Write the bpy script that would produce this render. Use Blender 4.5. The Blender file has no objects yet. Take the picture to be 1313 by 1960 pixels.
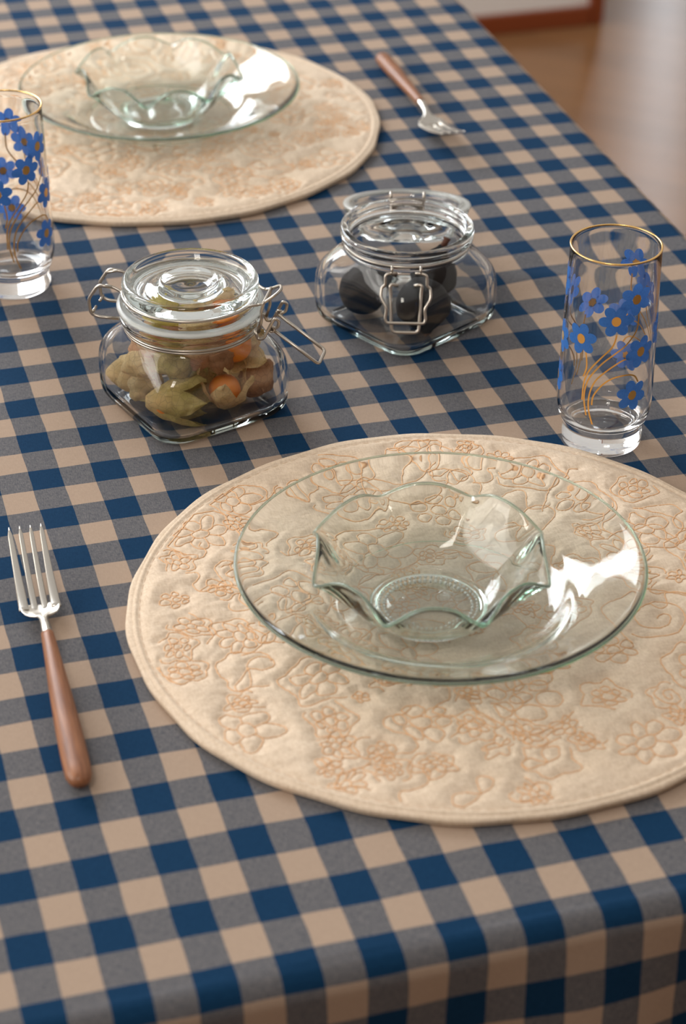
import bpy, bmesh, math, random
import numpy as np
from mathutils import Vector, Matrix, noise
from mathutils.kdtree import KDTree
sc = bpy.context.scene
col = sc.collection
PI = math.pi
T = 0.75                                   # height of the table top

# ------------------------------------------------------------------ camera
cd = bpy.data.cameras.new('camera'); cam = bpy.data.objects.new('camera', cd); col.objects.link(cam)
cd.sensor_fit = 'VERTICAL'; cd.sensor_height = 36; cd.sensor_width = 24
cd.lens = 4218.6386 / 1960 * 36
cd.clip_start = 0.05
right = Vector((0.9598073, -0.2805881, 0.0063496)); down = Vector((-0.1472437, -0.5226788, -0.8397179)); fwd = Vector((0.2389336, 0.8050325, -0.5429857))
M = Matrix.Identity(4)
for i in range(3):
    M[i][0] = right[i]; M[i][1] = -down[i]; M[i][2] = -fwd[i]
M[0][3], M[1][3], M[2][3] = -0.115407, -0.860568, 0.737437 + T
cam.matrix_world = M
cd.dof.use_dof = True; cd.dof.focus_distance = 1.38; cd.dof.aperture_fstop = 7.5
sc.camera = cam

# ------------------------------------------------------------------ world, lamps, exposure
w = bpy.data.worlds.new('world'); sc.world = w; w.use_nodes = True
w.node_tree.nodes['Background'].inputs[0].default_value = (0.94, 0.90, 0.85, 1)
w.node_tree.nodes['Background'].inputs[1].default_value = 0.56
def area(name, loc, target, sx, sy, power, color):
    l = bpy.data.lights.new(name, 'AREA'); l.shape = 'RECTANGLE'; l.size = sx; l.size_y = sy; l.energy = power; l.color = color
    o = bpy.data.objects.new(name, l); col.objects.link(o); o.location = loc
    o.rotation_euler = (Vector(target) - Vector(loc)).to_track_quat('-Z', 'Y').to_euler()
    return o
area('window_daylight', (-0.55, 2.80, 2.05), (0.15, 0.4, 0.75), 1.5, 1.1, 58, (0.90, 0.95, 1.0))
area('side_window_daylight', (-2.45, 0.9, 1.85), (0.2, 0.5, 0.75), 2.2, 1.4, 44, (1.0, 0.96, 0.90))
area('far_window_daylight', (3.09, 5.95, 1.75), (1.6, 2.6, 0.4), 0.11, 1.9, 4.5, (0.86, 0.93, 1.0))
area('ceiling_lamp_light', (-0.60, -0.90, 2.40), (0.22, 0.15, 0.75), 0.34, 0.34, 7, (1.0, 0.93, 0.84))
sc.view_settings.view_transform = 'Standard'; sc.view_settings.look = 'None'
sc.view_settings.gamma = 1; sc.view_settings.use_curve_mapping = False
sc.view_settings.exposure = 0.20
cy = sc.cycles; cy.max_bounces = 32; cy.transmission_bounces = 32; cy.glossy_bounces = 8; cy.diffuse_bounces = 4; cy.volume_bounces = 0
cy.caustics_refractive = True; cy.caustics_reflective = True; cy.sample_clamp_indirect = 12; cy.blur_glossy = 0.6

# ------------------------------------------------------------------ helpers
def mesh_obj(name, verts, faces, mat, parent=None, smooth=True, loc=None):
    me = bpy.data.meshes.new(name)
    me.from_pydata([tuple(v) for v in verts], [], faces)
    if smooth: me.polygons.foreach_set('use_smooth', [True] * len(me.polygons))
    if mat: me.materials.append(mat)
    me.update()
    o = bpy.data.objects.new(name, me); col.objects.link(o)
    if parent: o.parent = parent
    if loc: o.location = loc
    return o
def thing(name, label, cat, loc, rz=0, group=None):
    o = bpy.data.objects.new(name, None); col.objects.link(o); o.empty_display_size = 0.02
    o.location = loc; o.rotation_euler = (0, 0, rz)
    return tag(o, label, cat, group)
def tag(o, label, cat, group=None):
    o['label'] = label; o['category'] = cat
    if group: o['group'] = group
    return o
def dup(o, parent=None):
    c = o.copy(); col.objects.link(c); c.parent = parent
    for ch in list(o.children): dup(ch, c)
    return c
def box(x0, x1, y0, y1, z0, z1, bev=0):
    bm = bmesh.new(); bmesh.ops.create_cube(bm, size=1)
    for v in bm.verts: v.co = Vector(((x0+x1)/2 + v.co.x*(x1-x0), (y0+y1)/2 + v.co.y*(y1-y0), (z0+z1)/2 + v.co.z*(z1-z0)))
    if bev: bmesh.ops.bevel(bm, geom=bm.edges[:], offset=bev, segments=2, affect='EDGES')
    return bm
def bobj(name, bm, mat, parent=None):
    me = bpy.data.meshes.new(name); bm.to_mesh(me); bm.free(); me.materials.append(mat)
    o = bpy.data.objects.new(name, me); col.objects.link(o); o.parent = parent
    return o
def smoothstep(a, b, x):
    t = min(1, max(0, (x-a)/(b-a))); return t*t*(3-2*t)
def catmull(pts, n=8, closed=False):
    P = [Vector(p) for p in pts]; out = []; m = len(P)
    for i in range(m if closed else m-1):
        if closed: a, b, c, d = P[(i-1) % m], P[i], P[(i+1) % m], P[(i+2) % m]
        else: a, b, c, d = P[max(i-1, 0)], P[i], P[i+1], P[min(i+2, m-1)]
        for k in range(n):
            t = k/n
            out.append(0.5*((2*b) + (c-a)*t + (2*a-5*b+4*c-d)*t*t + (3*b-a-3*c+d)*t**3))
    if not closed: out.append(P[-1])
    return out
def tube(pts, r, closed=False, seg=8, V=None, F=None):
    """verts, faces of a tube along pts (parallel transport); r number or list"""
    V = [] if V is None else V; F = [] if F is None else F
    P = [Vector(p) for p in pts]; m = len(P); base = len(V)
    tan = []
    for i in range(m):
        if closed: t = P[(i+1) % m] - P[i-1]
        else: t = P[min(i+1, m-1)] - P[max(i-1, 0)]
        tan.append(t.normalized())
    n = tan[0].orthogonal().normalized()
    for i in range(m):
        n = (n - tan[i]*n.dot(tan[i])); n = n.normalized() if n.length > 1e-9 else tan[i].orthogonal().normalized()
        b = tan[i].cross(n); rr = r[i] if isinstance(r, (list, tuple)) else r
        for k in range(seg):
            a = 2*PI*k/seg; V.append(P[i] + (n*math.cos(a) + b*math.sin(a))*rr)
    for i in range(m if closed else m-1):
        j = (i+1) % m
        off = 0
        if closed and i == m-1:      # match the frames at the seam
            best = min(range(seg), key=lambda s: (V[base+i*seg]-V[base+s]).length); off = best
        for k in range(seg):
            F.append((base+i*seg+k, base+i*seg+(k+1) % seg, base+j*seg+(k+1+off) % seg, base+j*seg+(k+off) % seg))
    if not closed:
        F.append(tuple(base+k for k in range(seg))[::-1]); F.append(tuple(base+(m-1)*seg+k for k in range(seg)))
    return V, F
def round_poly(pts, rad=0.002, n=4, closed=False):
    """polyline with rounded bends"""
    P = [Vector(p) for p in pts]; out = []
    m = len(P)
    for i in range(m):
        if not closed and i in (0, m-1): out.append(P[i]); continue
        a, b, c = P[i-1], P[i], P[(i+1) % m]
        d1 = a-b; d2 = c-b; q = min(rad, d1.length*.45, d2.length*.45)
        s = b + d1.normalized()*q; e = b + d2.normalized()*q
        for k in range(n+1):
            t = k/n; out.append(s*(1-t)**2 + b*2*t*(1-t) + e*t*t)
    return out
def wire(name, pts, r, mat, parent, closed=False, rad=0.002):
    V, F = tube(round_poly(pts, rad, 4, closed), r, closed, 8)
    return mesh_obj(name, V, F, mat, parent)
def lathe(profile, fn=None, seg=96, close=True):
    """profile [(r,z)..]; fn(r,z,theta,index)->(r,z). The first and last points with r=0 become poles."""
    V = []; F = []; rings = []
    for i, (r, z) in enumerate(profile):
        if r < 1e-7: rings.append([len(V)]); V.append((0, 0, z)); continue
        ring = []
        for k in range(seg):
            th = 2*PI*k/seg; rr, zz = (fn(r, z, th, i) if fn else (r, z))
            ring.append(len(V)); V.append((rr*math.cos(th), rr*math.sin(th), zz))
        rings.append(ring)
    n = len(rings)
    for i in range(n if (close and len(rings[0]) > 1 and len(rings[-1]) > 1) else n-1):
        a = rings[i]; b = rings[(i+1) % n]
        for k in range(seg):
            k2 = (k+1) % seg
            if len(a) == 1: F.append((a[0], b[k], b[k2]))
            elif len(b) == 1: F.append((a[k], b[0], a[k2]))
            else: F.append((a[k], b[k], b[k2], a[k2]))
    return V, F
def refine(profile, k=4):
    """smooth a 2-D profile with a Catmull spline"""
    q = catmull([(r, z, 0) for r, z in profile], k)
    return [(max(0.0, p.x), p.y) for p in q]
def fix_normals(o):
    bm = bmesh.new(); bm.from_mesh(o.data); bmesh.ops.recalc_face_normals(bm, faces=bm.faces); bm.to_mesh(o.data); bm.free(); return o

# ------------------------------------------------------------------ materials
def mat(name, color=(.8, .8, .8), rough=.5, **kw):
    m = bpy.data.materials.new(name); m.use_nodes = True
    b = m.node_tree.nodes['Principled BSDF']; b.inputs['Base Color'].default_value = (*color, 1); b.inputs['Roughness'].default_value = rough
    for k, v in kw.items(): b.inputs[k.replace('_', ' ')].default_value = v
    return m
class NT:
    def __init__(s, m): s.t = m.node_tree; s.b = s.t.nodes['Principled BSDF']
    def n(s, typ, **kw):
        nd = s.t.nodes.new(typ)
        for k, v in kw.items():
            if k.startswith('i_'):
                key = k[2:]; key = int(key) if key.isdigit() else key.replace('_', ' ')
                nd.inputs[key].default_value = v
            else: setattr(nd, k, v)
        return nd
    def l(s, a, b): s.t.links.new(a, b)
    def math(s, op, a, b=None, c=None):
        nd = s.t.nodes.new('ShaderNodeMath'); nd.operation = op
        for i, x in enumerate((a, b, c)):
            if x is None: continue
            if isinstance(x, (int, float)): nd.inputs[i].default_value = x
            else: s.l(x, nd.inputs[i])
        return nd.outputs[0]
    def mix(s, f, a, b, mode='MIX'):
        nd = s.t.nodes.new('ShaderNodeMix'); nd.data_type = 'RGBA'; nd.blend_type = mode
        for i, x in ((0, f), (6, a), (7, b)):
            if isinstance(x, (int, float)): nd.inputs[i].default_value = x
            elif isinstance(x, tuple): nd.inputs[i].default_value = (*x, 1)
            else: s.l(x, nd.inputs[i])
        return nd.outputs[2]

def glass_mat(name, tint=(1, 1, 1), absorb=None, dens=0, ior=1.47, rough=0.0):
    m = mat(name, tint, rough, Transmission_Weight=1.0, IOR=ior)
    if absorb:
        t = m.node_tree; v = t.nodes.new('ShaderNodeVolumeAbsorption'); v.inputs['Color'].default_value = (*absorb, 1); v.inputs['Density'].default_value = dens
        t.links.new(v.outputs[0], t.nodes['Material Output'].inputs['Volume'])
    return m
G_PLATE = glass_mat('pale_green_pressed_glass', (1, 1, 1), (.45, .97, .72), 13, 1.36)
G_EDGE = mat('pale_green_glass_edge', (.78, .90, .78), .18, Transmission_Weight=.85, IOR=1.4)
G_JAR = glass_mat('clear_jar_glass', (1, 1, 1), (.60, .90, .86), 5, 1.38)
G_CUP = glass_mat('clear_tumbler_glass', (1, 1, 1), None, 0, 1.43)
STEEL = mat('brushed_wire_steel', (.52, .47, .41), .30, Metallic=1.0)
FORKM = mat('polished_fork_steel', (.62, .58, .52), .26, Metallic=1.0)
GOLD = mat('gold_paint', (.80, .44, .12), .30, Metallic=.85)
GOLDRIM = mat('gold_rim', (.95, .62, .25), .22, Metallic=1.0)
BLUE = mat('blue_enamel_print', (.020, .115, .48), .45)
nt = NT(BLUE); no = nt.n('ShaderNodeTexNoise', i_Scale=900.0, i_Detail=2.0); tc = nt.n('ShaderNodeTexCoord'); nt.l(tc.outputs['Object'], no.inputs['Vector'])
nt.l(nt.mix(no.outputs[0], (.015, .13, .46), (.06, .24, .70)), nt.b.inputs['Base Color'])
def translucent(m, f, colr):
    t = m.node_tree; tr = t.nodes.new('ShaderNodeBsdfTranslucent'); tr.inputs[0].default_value = (*colr, 1); mx = t.nodes.new('ShaderNodeMixShader'); mx.inputs[0].default_value = f
    t.links.new(t.nodes['Principled BSDF'].outputs[0], mx.inputs[1]); t.links.new(tr.outputs[0], mx.inputs[2]); t.links.new(mx.outputs[0], t.nodes['Material Output'].inputs[0])
translucent(BLUE, .35, (.10, .26, .75))
GASKET = mat('pale_translucent_seal', (.86, .86, .82), .35, Transmission_Weight=.65)

# gingham cloth: stripes in metres of cloth (UV)
CLOTH = mat('gingham_cotton', rough=.9)
nt = NT(CLOTH); tc = nt.n('ShaderNodeTexCoord'); sep = nt.n('ShaderNodeSeparateXYZ'); 
wn = nt.n('ShaderNodeTexNoise', i_Scale=28.0, i_Detail=1.0); nt.l(tc.outputs['UV'], wn.inputs['Vector'])
vm = nt.n('ShaderNodeVectorMath', operation='SCALE'); vm.inputs['Scale'].default_value = 0.0022
vs = nt.n('ShaderNodeVectorMath', operation='SUBTRACT'); nt.l(wn.outputs['Color'], vs.inputs[0]); vs.inputs[1].default_value = (.5, .5, .5)
nt.l(vs.outputs[0], vm.inputs[0])
va = nt.n('ShaderNodeVectorMath', operation='ADD'); nt.l(tc.outputs['UV'], va.inputs[0]); nt.l(vm.outputs[0], va.inputs[1])
nt.l(va.outputs[0], sep.inputs[0])
def stripe(co, period):
    q = nt.math('PINGPONG', nt.math('ADD', co, period*100), period/2)      # 0 in the middle of a blue stripe
    return nt.math('SMOOTHSTEP', q, period/4-.0003, period/4+.0003) if False else nt.math('MULTIPLY', 1.0, nt.math('GREATER_THAN', nt.math('SUBTRACT', period/4, q), 0.0))
sx = stripe(sep.outputs[0], .04); sy = stripe(sep.outputs[1], .04582)
sm = nt.math('ADD', sx, sy)
# thread slubs
def slub(scx, scy, det=2.0):
    mp = nt.n('ShaderNodeMapping'); mp.inputs['Scale'].default_value = (scx, scy, 1); nt.l(tc.outputs['UV'], mp.inputs[0])
    q = nt.n('ShaderNodeTexNoise', i_Scale=1.0, i_Detail=det, i_Roughness=.6); nt.l(mp.outputs[0], q.inputs['Vector']); return q.outputs[0]
s1 = slub(1900, 260); s2 = slub(260, 1900); s3 = slub(60, 900)
fib = nt.math('MULTIPLY', nt.math('ADD', s1, s2), .5)
warp_c = (.006, .040, .108); beige = (.50, .355, .262); heath = (.165, .150, .165)
hv = nt.n('ShaderNodeMapRange'); nt.l(fib, hv.inputs[0]); hv.inputs[1].default_value = .35; hv.inputs[2].default_value = .65; 
h_col = nt.mix(hv.outputs[0], (.068, .074, .088), (.185, .172, .174))
b_col = nt.mix(hv.outputs[0], (.365, .268, .202), (.425, .315, .236))
n_col = nt.mix(hv.outputs[0], (.0022, .026, .072), (.0065, .041, .100))
f1 = nt.math('GREATER_THAN', sm, .5); f2 = nt.math('GREATER_THAN', sm, 1.5)
c = nt.mix(f2, nt.mix(f1, b_col, h_col), n_col)
nt.l(c, nt.b.inputs['Base Color'])
nt.b.inputs['Specular IOR Level'].default_value = .12
bp = nt.n('ShaderNodeBump', i_Strength=.25, i_Distance=.0004); nt.l(fib, bp.inputs['Height']); nt.l(bp.outputs[0], nt.b.inputs['Normal'])

QUILT = mat('quilted_oat_linen', rough=.92)
nt = NT(QUILT); tc = nt.n('ShaderNodeTexCoord')
mp = nt.n('ShaderNodeMapping'); mp.inputs['Scale'].default_value = (1100, 260, 300); nt.l(tc.outputs['Object'], mp.inputs[0])
q1 = nt.n('ShaderNodeTexNoise', i_Scale=1.0, i_Detail=3.0); nt.l(mp.outputs[0], q1.inputs['Vector'])
mp2 = nt.n('ShaderNodeMapping'); mp2.inputs['Scale'].default_value = (260, 1100, 300); nt.l(tc.outputs['Object'], mp2.inputs[0])
q2 = nt.n('ShaderNodeTexNoise', i_Scale=1.0, i_Detail=3.0); nt.l(mp2.outputs[0], q2.inputs['Vector'])
q3 = nt.n('ShaderNodeTexNoise', i_Scale=14.0, i_Detail=2.0); nt.l(tc.outputs['Object'], q3.inputs['Vector'])
ff = nt.math('MULTIPLY', nt.math('ADD', q1.outputs[0], q2.outputs[0]), .5)
rr = nt.n('ShaderNodeMapRange', i_1=.35, i_2=.65); nt.l(ff, rr.inputs[0])
cc = nt.mix(rr.outputs[0], (.62, .485, .355), (.82, .68, .535))
cc = nt.mix(nt.math('MULTIPLY', q3.outputs[0], .35), cc, (.66, .49, .345))
nt.l(cc, nt.b.inputs['Base Color']); nt.b.inputs['Specular IOR Level'].default_value = .12
bp = nt.n('ShaderNodeBump', i_Strength=.3, i_Distance=.0004); nt.l(ff, bp.inputs['Height']); nt.l(bp.outputs[0], nt.b.inputs['Normal'])
THREAD = mat('terracotta_thread', (.78, .47, .25), .8)

WOODH = mat('reddish_walnut_handle', rough=.42)
nt = NT(WOODH); tc = nt.n('ShaderNodeTexCoord'); mp = nt.n('ShaderNodeMapping'); mp.inputs['Scale'].default_value = (420, 26, 420); nt.l(tc.outputs['Object'], mp.inputs[0])
q1 = nt.n('ShaderNodeTexNoise', i_Scale=1.0, i_Detail=4.0, i_Roughness=.6); nt.l(mp.outputs[0], q1.inputs['Vector'])
rr = nt.n('ShaderNodeMapRange', i_1=.3, i_2=.7); nt.l(q1.outputs[0], rr.inputs[0])
nt.l(nt.mix(rr.outputs[0], (.17, .058, .022), (.36, .150, .066)), nt.b.inputs['Base Color'])

FLOORM = mat('oak_parquet', rough=.22, Specular_IOR_Level=.35)
nt = NT(FLOORM); tc = nt.n('ShaderNodeTexCoord')
mp = nt.n('ShaderNodeMapping'); mp.inputs['Rotation'].default_value = (0, 0, PI/4); nt.l(tc.outputs['Object'], mp.inputs[0])
br = nt.n('ShaderNodeTexBrick', i_Scale=1.0); nt.l(mp.outputs[0], br.inputs['Vector'])
br.inputs['Color1'].default_value = (.20, .095, .040, 1); br.inputs['Color2'].default_value = (.27, .130, .056, 1); br.inputs['Mortar'].default_value = (.20, .10, .05, 1)
br.inputs['Mortar Size'].default_value = .002; br.inputs['Brick Width'].default_value = .42; br.inputs['Row Height'].default_value = .07
q1 = nt.n('ShaderNodeTexNoise', i_Scale=6.0, i_Detail=3.0); nt.l(tc.outputs['Object'], q1.inputs['Vector'])
nt.l(nt.mix(.45, br.outputs[0], nt.mix(q1.outputs[0], (.19, .090, .038), (.28, .140, .060))), nt.b.inputs['Base Color'])
WALLM = mat('white_plaster', (.78, .74, .69), .8)
nt = NT(WALLM); q1 = nt.n('ShaderNodeTexNoise', i_Scale=3.0, i_Detail=3.0); nt.l(nt.mix(q1.outputs[0], (.90, .88, .84), (.95, .93, .89)), nt.b.inputs['Base Color'])
TRIMM = mat('red_brown_varnished_wood', (.24, .052, .016), .35)
nt = NT(TRIMM); q1 = nt.n('ShaderNodeTexNoise', i_Scale=18.0, i_Detail=3.0); nt.l(nt.mix(q1.outputs[0], (.19, .040, .012), (.30, .070, .022)), nt.b.inputs['Base Color'])
TABLEM = mat('table_wood', (.28, .15, .08), .45)
nt = NT(TABLEM); q1 = nt.n('ShaderNodeTexNoise', i_Scale=9.0, i_Detail=4.0); nt.l(nt.mix(q1.outputs[0], (.20, .10, .05), (.36, .20, .11)), nt.b.inputs['Base Color'])
DARKWALLM = mat('dark_unseen_wall', (.16, .10, .06), .6)  # invented dark finish that cuts light bounced onto the cloth's front drop
nt = NT(DARKWALLM); q1 = nt.n('ShaderNodeTexNoise', i_Scale=5.0, i_Detail=4.0); nt.l(nt.mix(q1.outputs[0], (.11, .065, .04), (.20, .13, .085)), nt.b.inputs['Base Color'])
FRAMEM = mat('white_window_paint', (.8, .8, .78), .4)

# ------------------------------------------------------------------ setting
def struct(o): o['kind'] = 'structure'; return o
struct(bobj('floor', box(-2.6, 4.6, -2.6, 6.2, -.06, 0), FLOORM))
# wall behind the table: ends at x = 1.47; its window sits high above the frame
def wall_with_hole(name, a0, a1, z0, z1, h0, h1, k0, k1, c0, c1, axis):
    bm = bmesh.new()
    for (p, q, r, s) in ((a0, h0, z0, z1), (h1, a1, z0, z1), (h0, h1, z0, k0), (h0, h1, k1, z1)):
        if axis == 'x': b = box(p, q, c0, c1, r, s)
        else: b = box(c0, c1, p, q, r, s)
        me = bpy.data.meshes.new('t'); b.to_mesh(me); b.free(); bm.from_mesh(me); bpy.data.meshes.remove(me)
    return struct(bobj(name, bm, WALLM))
wall_with_hole('wall_back', -2.5, 1.465, 0, 2.7, -1.35, .25, 1.45, 2.65, 2.86, 3.00, 'x')
struct(bobj('baseboard_back', box(-2.5, 1.465, 2.842, 2.86, 0, .036, .003), TRIMM))
struct(bobj('trim_1', box(1.465, 1.490, 2.842, 3.02, 0, 2.7, .003), TRIMM))
wall_with_hole('wall_left', -2.6, 3.0, 0, 2.7, -.3, 2.1, 1.1, 2.6, -2.6, -2.5, 'y')
wall_with_hole('wall_far', 1.0, 4.6, 0, 2.7, 2.94, 3.24, .7, 2.6, 6.06, 6.2, 'x')
def window(name, a0, a1, z0, z1, c, axis, nm):
    t = bpy.data.objects.new(name, None); col.objects.link(t); t['kind'] = 'structure'
    def bar(p, q, r, s):
        b = box(p, q, c, c+.05, r, s, .004) if axis == 'x' else box(c, c+.05, p, q, r, s, .004)
        bobj('window_frame', b, FRAMEM, t)
    bar(a0, a1, z0, z0+.05); bar(a0, a1, z1-.05, z1); bar(a0, a0+.05, z0+.05, z1-.05); bar(a1-.05, a1, z0+.05, z1-.05)
    for k in range(1, nm): x = a0+(a1-a0)*k/nm; bar(x-.02, x+.02, z0+.05, z1-.05)
struct(bobj('wall_front', box(-2.6, 4.6, -2.24, -2.1, 0, 3.2), DARKWALLM))  # unseen wall behind the camera, made dark and tall to shade the hanging cloth
struct(bobj('wall_right', box(4.6, 4.7, -2.6, 6.2, 0, 2.7), WALLM))
window('window_1', -1.35, .25, 1.45, 2.65, 2.93, 'x', 2)
window('window_2', -.3, 2.1, 1.1, 2.6, -2.57, 'y', 3)
window('window_3', 2.94, 3.24, .7, 2.6, 6.12, 'x', 1)

# ------------------------------------------------------------------ table and cloth
X0, X1, Y0, Y1 = -.36, .578, -.148, 1.52         # edges of the cloth-covered top
t = thing('table', 'wooden table wholly covered by the blue and beige checked cloth', 'table', (0, 0, 0))
bobj('tabletop', box(X0+.004, X1-.004, Y0+.004, Y1-.004, T-.034, T-.0032, .004), TABLEM, t)
for x in (X0+.07, X1-.07):
    for y in (Y0+.07, Y1-.07):
        bobj('leg', box(x-.03, x+.03, y-.03, y+.03, 0, T-.034, .004), TABLEM, t)
bobj('apron', box(X0+.05, X1-.05, Y0+.05, Y1-.05, T-.11, T-.034), TABLEM, t)
RHO = .013
def cloth_pt(qx, qy):
    px = min(max(qx, X0+RHO), X1-RHO); py = min(max(qy, Y0+RHO), Y1-RHO)
    dx, dy = qx-px, qy-py; d = math.hypot(dx, dy)
    z = 0.0
    if d < 1e-9:
        # soft wrinkles on the top, only below the plane on which things stand, plus one low ridge at the right
        z = -.0012*(.5+.5*noise.noise((qx*9, qy*14, 1.3)))
        rg = math.exp(-((qx-.445)/.050)**2-((qy-.505)/.040)**2)
        z += .0045*rg*(.6+.4*math.sin((qy-.50)*120+qx*20))
        rg2 = math.exp(-((qx-.47)/.07)**2-((qy-.42)/.03)**2); z += .0018*rg2
        return Vector((qx, qy, T+z))
    ox, oy = dx/d, dy/d
    z0 = -.0006
    if d < RHO*PI/2:
        a = d/RHO; return Vector((px+ox*RHO*math.sin(a), py+oy*RHO*math.sin(a), T+z0-RHO*(1-math.cos(a))))
    h = d-RHO*PI/2; s = qx*abs(oy)+qy*abs(ox)
    wv = (.006*math.sin(s*31+1.0)+.004*math.sin(s*53+2.1))*min(1, h/.12) + .02*h
    wv = max(wv, -.002)
    return Vector((px+ox*(RHO+wv), py+oy*(RHO+wv), T+z0-RHO-h))
nx, ny = 300, 460
ux = np.linspace(X0-.24, X1+.24, nx); uy = np.linspace(Y0-.24, Y1+.24, ny)
# finer sampling near the folds
def warp(arr, e0, e1):
    extra = []
    for e in (e0, e1): extra += list(np.linspace(e-.03, e+.03, 26))
    return sorted(set(round(float(v), 5) for v in list(arr)+extra))
ux = warp(ux, X0, X1); uy = warp(uy, Y0, Y1); nx, ny = len(ux), len(uy)
V = [cloth_pt(x, y) for y in uy for x in ux]
F = [(j*nx+i, j*nx+i+1, (j+1)*nx+i+1, (j+1)*nx+i) for j in range(ny-1) for i in range(nx-1)]
cl = mesh_obj('tablecloth', V, F, CLOTH)
uv = cl.data.uv_layers.new(name='UVMap')
vi = np.zeros(len(cl.data.loops), int); cl.data.loops.foreach_get('vertex_index', vi)
UXY = np.array([(x, y) for y in uy for x in ux]); uv.data.foreach_set('uv', UXY[vi].ravel())
tag(cl, 'blue and beige gingham cotton tablecloth hanging over the table edges', 'tablecloth')

# ------------------------------------------------------------------ quilted placemats
random.seed(7)
MR = .1875
def motif_curves():
    C = []
    placed = []
    tries = 0
    while len(placed) < 95 and tries < 9000:
        tries += 1
        a = random.random()*2*PI; r = MR*.93*math.sqrt(random.random()); x, y = r*math.cos(a), r*math.sin(a)
        s = random.choice((.024, .019, .015, .012, .009)) if len(placed) < 60 else random.choice((.010, .008, .007))
        if r+s*.8 > MR-.004: continue
        if any(math.hypot(x-p, y-q) < (s+t_)*.86 for p, q, t_ in placed): continue
        placed.append((x, y, s))
        kind = random.random(); ph = random.random()*2*PI
        if kind < .34:                       # flower: looped petals around an eye
            n = random.choice((5, 6, 7)); pts = []
            for k in range(n*14+1):
                th = 2*PI*k/(n*14); rr = s*(.52+.40*abs(math.sin(n*th/2))); pts.append((x+rr*math.cos(th+ph), y+rr*math.sin(th+ph)))
            C.append(pts)
            C.append([(x+s*.26*math.cos(k*PI/8), y+s*.26*math.sin(k*PI/8)) for k in range(17)])
            for k in range(n): 
                th = ph+2*PI*k/n; C.append([(x+q*math.cos(th), y+q*math.sin(th)) for q in np.linspace(s*.28, s*.54, 5)])
        elif kind < .74:                     # cluster of bubbles
            for k in range(7):
                if k: cx, cy = x+s*.58*math.cos(ph+k*PI/3), y+s*.58*math.sin(ph+k*PI/3)
                else: cx, cy = x, y
                q = s*random.uniform(.20, .30)
                C.append([(cx+q*math.cos(j*PI/7), cy+q*math.sin(j*PI/7)) for j in range(15)])
        elif kind < .80:                     # spiral with a leafy tail
            C.append([(x+(s*.85*(1-k/48))*math.cos(ph+k*.27), y+(s*.85*(1-k/48))*math.sin(ph+k*.27)) for k in range(44)])
        else:                                # pair of leaves
            for g in (ph, ph+2.2):
                pts = []
                for k in range(25):
                    tt = k/24; L = s*1.25*math.sin(PI*tt)*1.0
                    ww = .55*math.cos(PI*tt); pts.append((x+L*math.cos(g+ww), y+L*math.sin(g+ww)))
                C.append(pts)
    # wandering echo lines between the motifs
    for (x, y, s) in placed:
        if random.random() < .75:
            a0 = random.random()*2*PI; pts = []
            for k in range(30):
                th = a0+k*.17; rr = s*1.16+.0018*math.sin(k*.9); px, py = x+rr*math.cos(th), y+rr*math.sin(th)
                if math.hypot(px, py) < MR-.007: pts.append((px, py))
            if len(pts) > 6: C.append(pts)
    for k in range(34):
        a = random.random()*2*PI; r = MR*.92*math.sqrt(random.random()); x, y = r*math.cos(a), r*math.sin(a); h = random.random()*2*PI; pts = []
        for j in range(50):
            h += .30*math.sin(j*.23+k)+random.uniform(-.08, .08); x += .0017*math.cos(h); y += .0017*math.sin(h)
            if math.hypot(x, y) > MR-.008: break
            pts.append((x, y))
        if len(pts) > 8: C.append(pts)
    out = []
    def wp(p):
        n = noise.noise_vector((p[0]*42, p[1]*42, 3.3)); n2 = noise.noise_vector((p[0]*190, p[1]*190, 8.1))
        return (p[0]+n.x*.0060+n2.x*.0012, p[1]+n.y*.0060+n2.y*.0012)
    C = [[wp(p) for p in pts] for pts in C]
    C = [[p for p in pts if math.hypot(*p) < MR-.006] for pts in C]; C = [pts for pts in C if len(pts) > 3]
    for pts in C:
        q = [pts[0]]
        for p in pts[1:]:
            d = math.hypot(p[0]-q[-1][0], p[1]-q[-1][1]); n = max(1, int(d/.0012)); b = q[-1]
            for k in range(1, n+1): q.append((b[0]+(p[0]-b[0])*k/n, b[1]+(p[1]-b[1])*k/n))
        out.append(q)
    return out
CUR = motif_curves()
border = [(MR-.0045)*1.0]
allp = [p for c_ in CUR for p in c_]
kd = KDTree(len(allp)+700)
for i, p in enumerate(allp): kd.insert((p[0], p[1], 0), i)
for k in range(700): kd.insert(((MR-.0045)*math.cos(2*PI*k/700), (MR-.0045)*math.sin(2*PI*k/700), 0), len(allp)+k)
kd.balance()
ZB = .0048
def mat_h(x, y):
    d = kd.find((x, y, 0))[2]
    e = math.hypot(x, y)
    puff = .0021*(1-math.exp(-(d/.0038)))
    lowf = (.0011*noise.noise((x*45, y*70, 5.1))+.0008*noise.noise((x*120, y*190, 2.1))+.00035*noise.noise((x*300, y*420, 7.1)))*smoothstep(MR, MR-.012, e) if False else (.0009*noise.noise((x*45, y*70, 5.1))+.00045*noise.noise((x*120, y*190, 2.1))+.0002*noise.noise((x*300, y*420, 7.1)))*(1-smoothstep(MR-.012, MR-.004, e))
    und = 1-smoothstep(.055, .085, e) * 0
    return ZB + puff + lowf
V = []; F = []
rings = 210; seg = 860
V.append((0, 0, mat_h(0, 0)))
for i in range(1, rings+1):
    r = MR*i/rings
    for k in range(seg):
        a = 2*PI*k/seg; V.append((r*math.cos(a), r*math.sin(a), mat_h(r*math.cos(a), r*math.sin(a)) if i < rings-1 else ZB))
for k in range(seg): F.append((0, 1+k, 1+(k+1) % seg))
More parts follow.
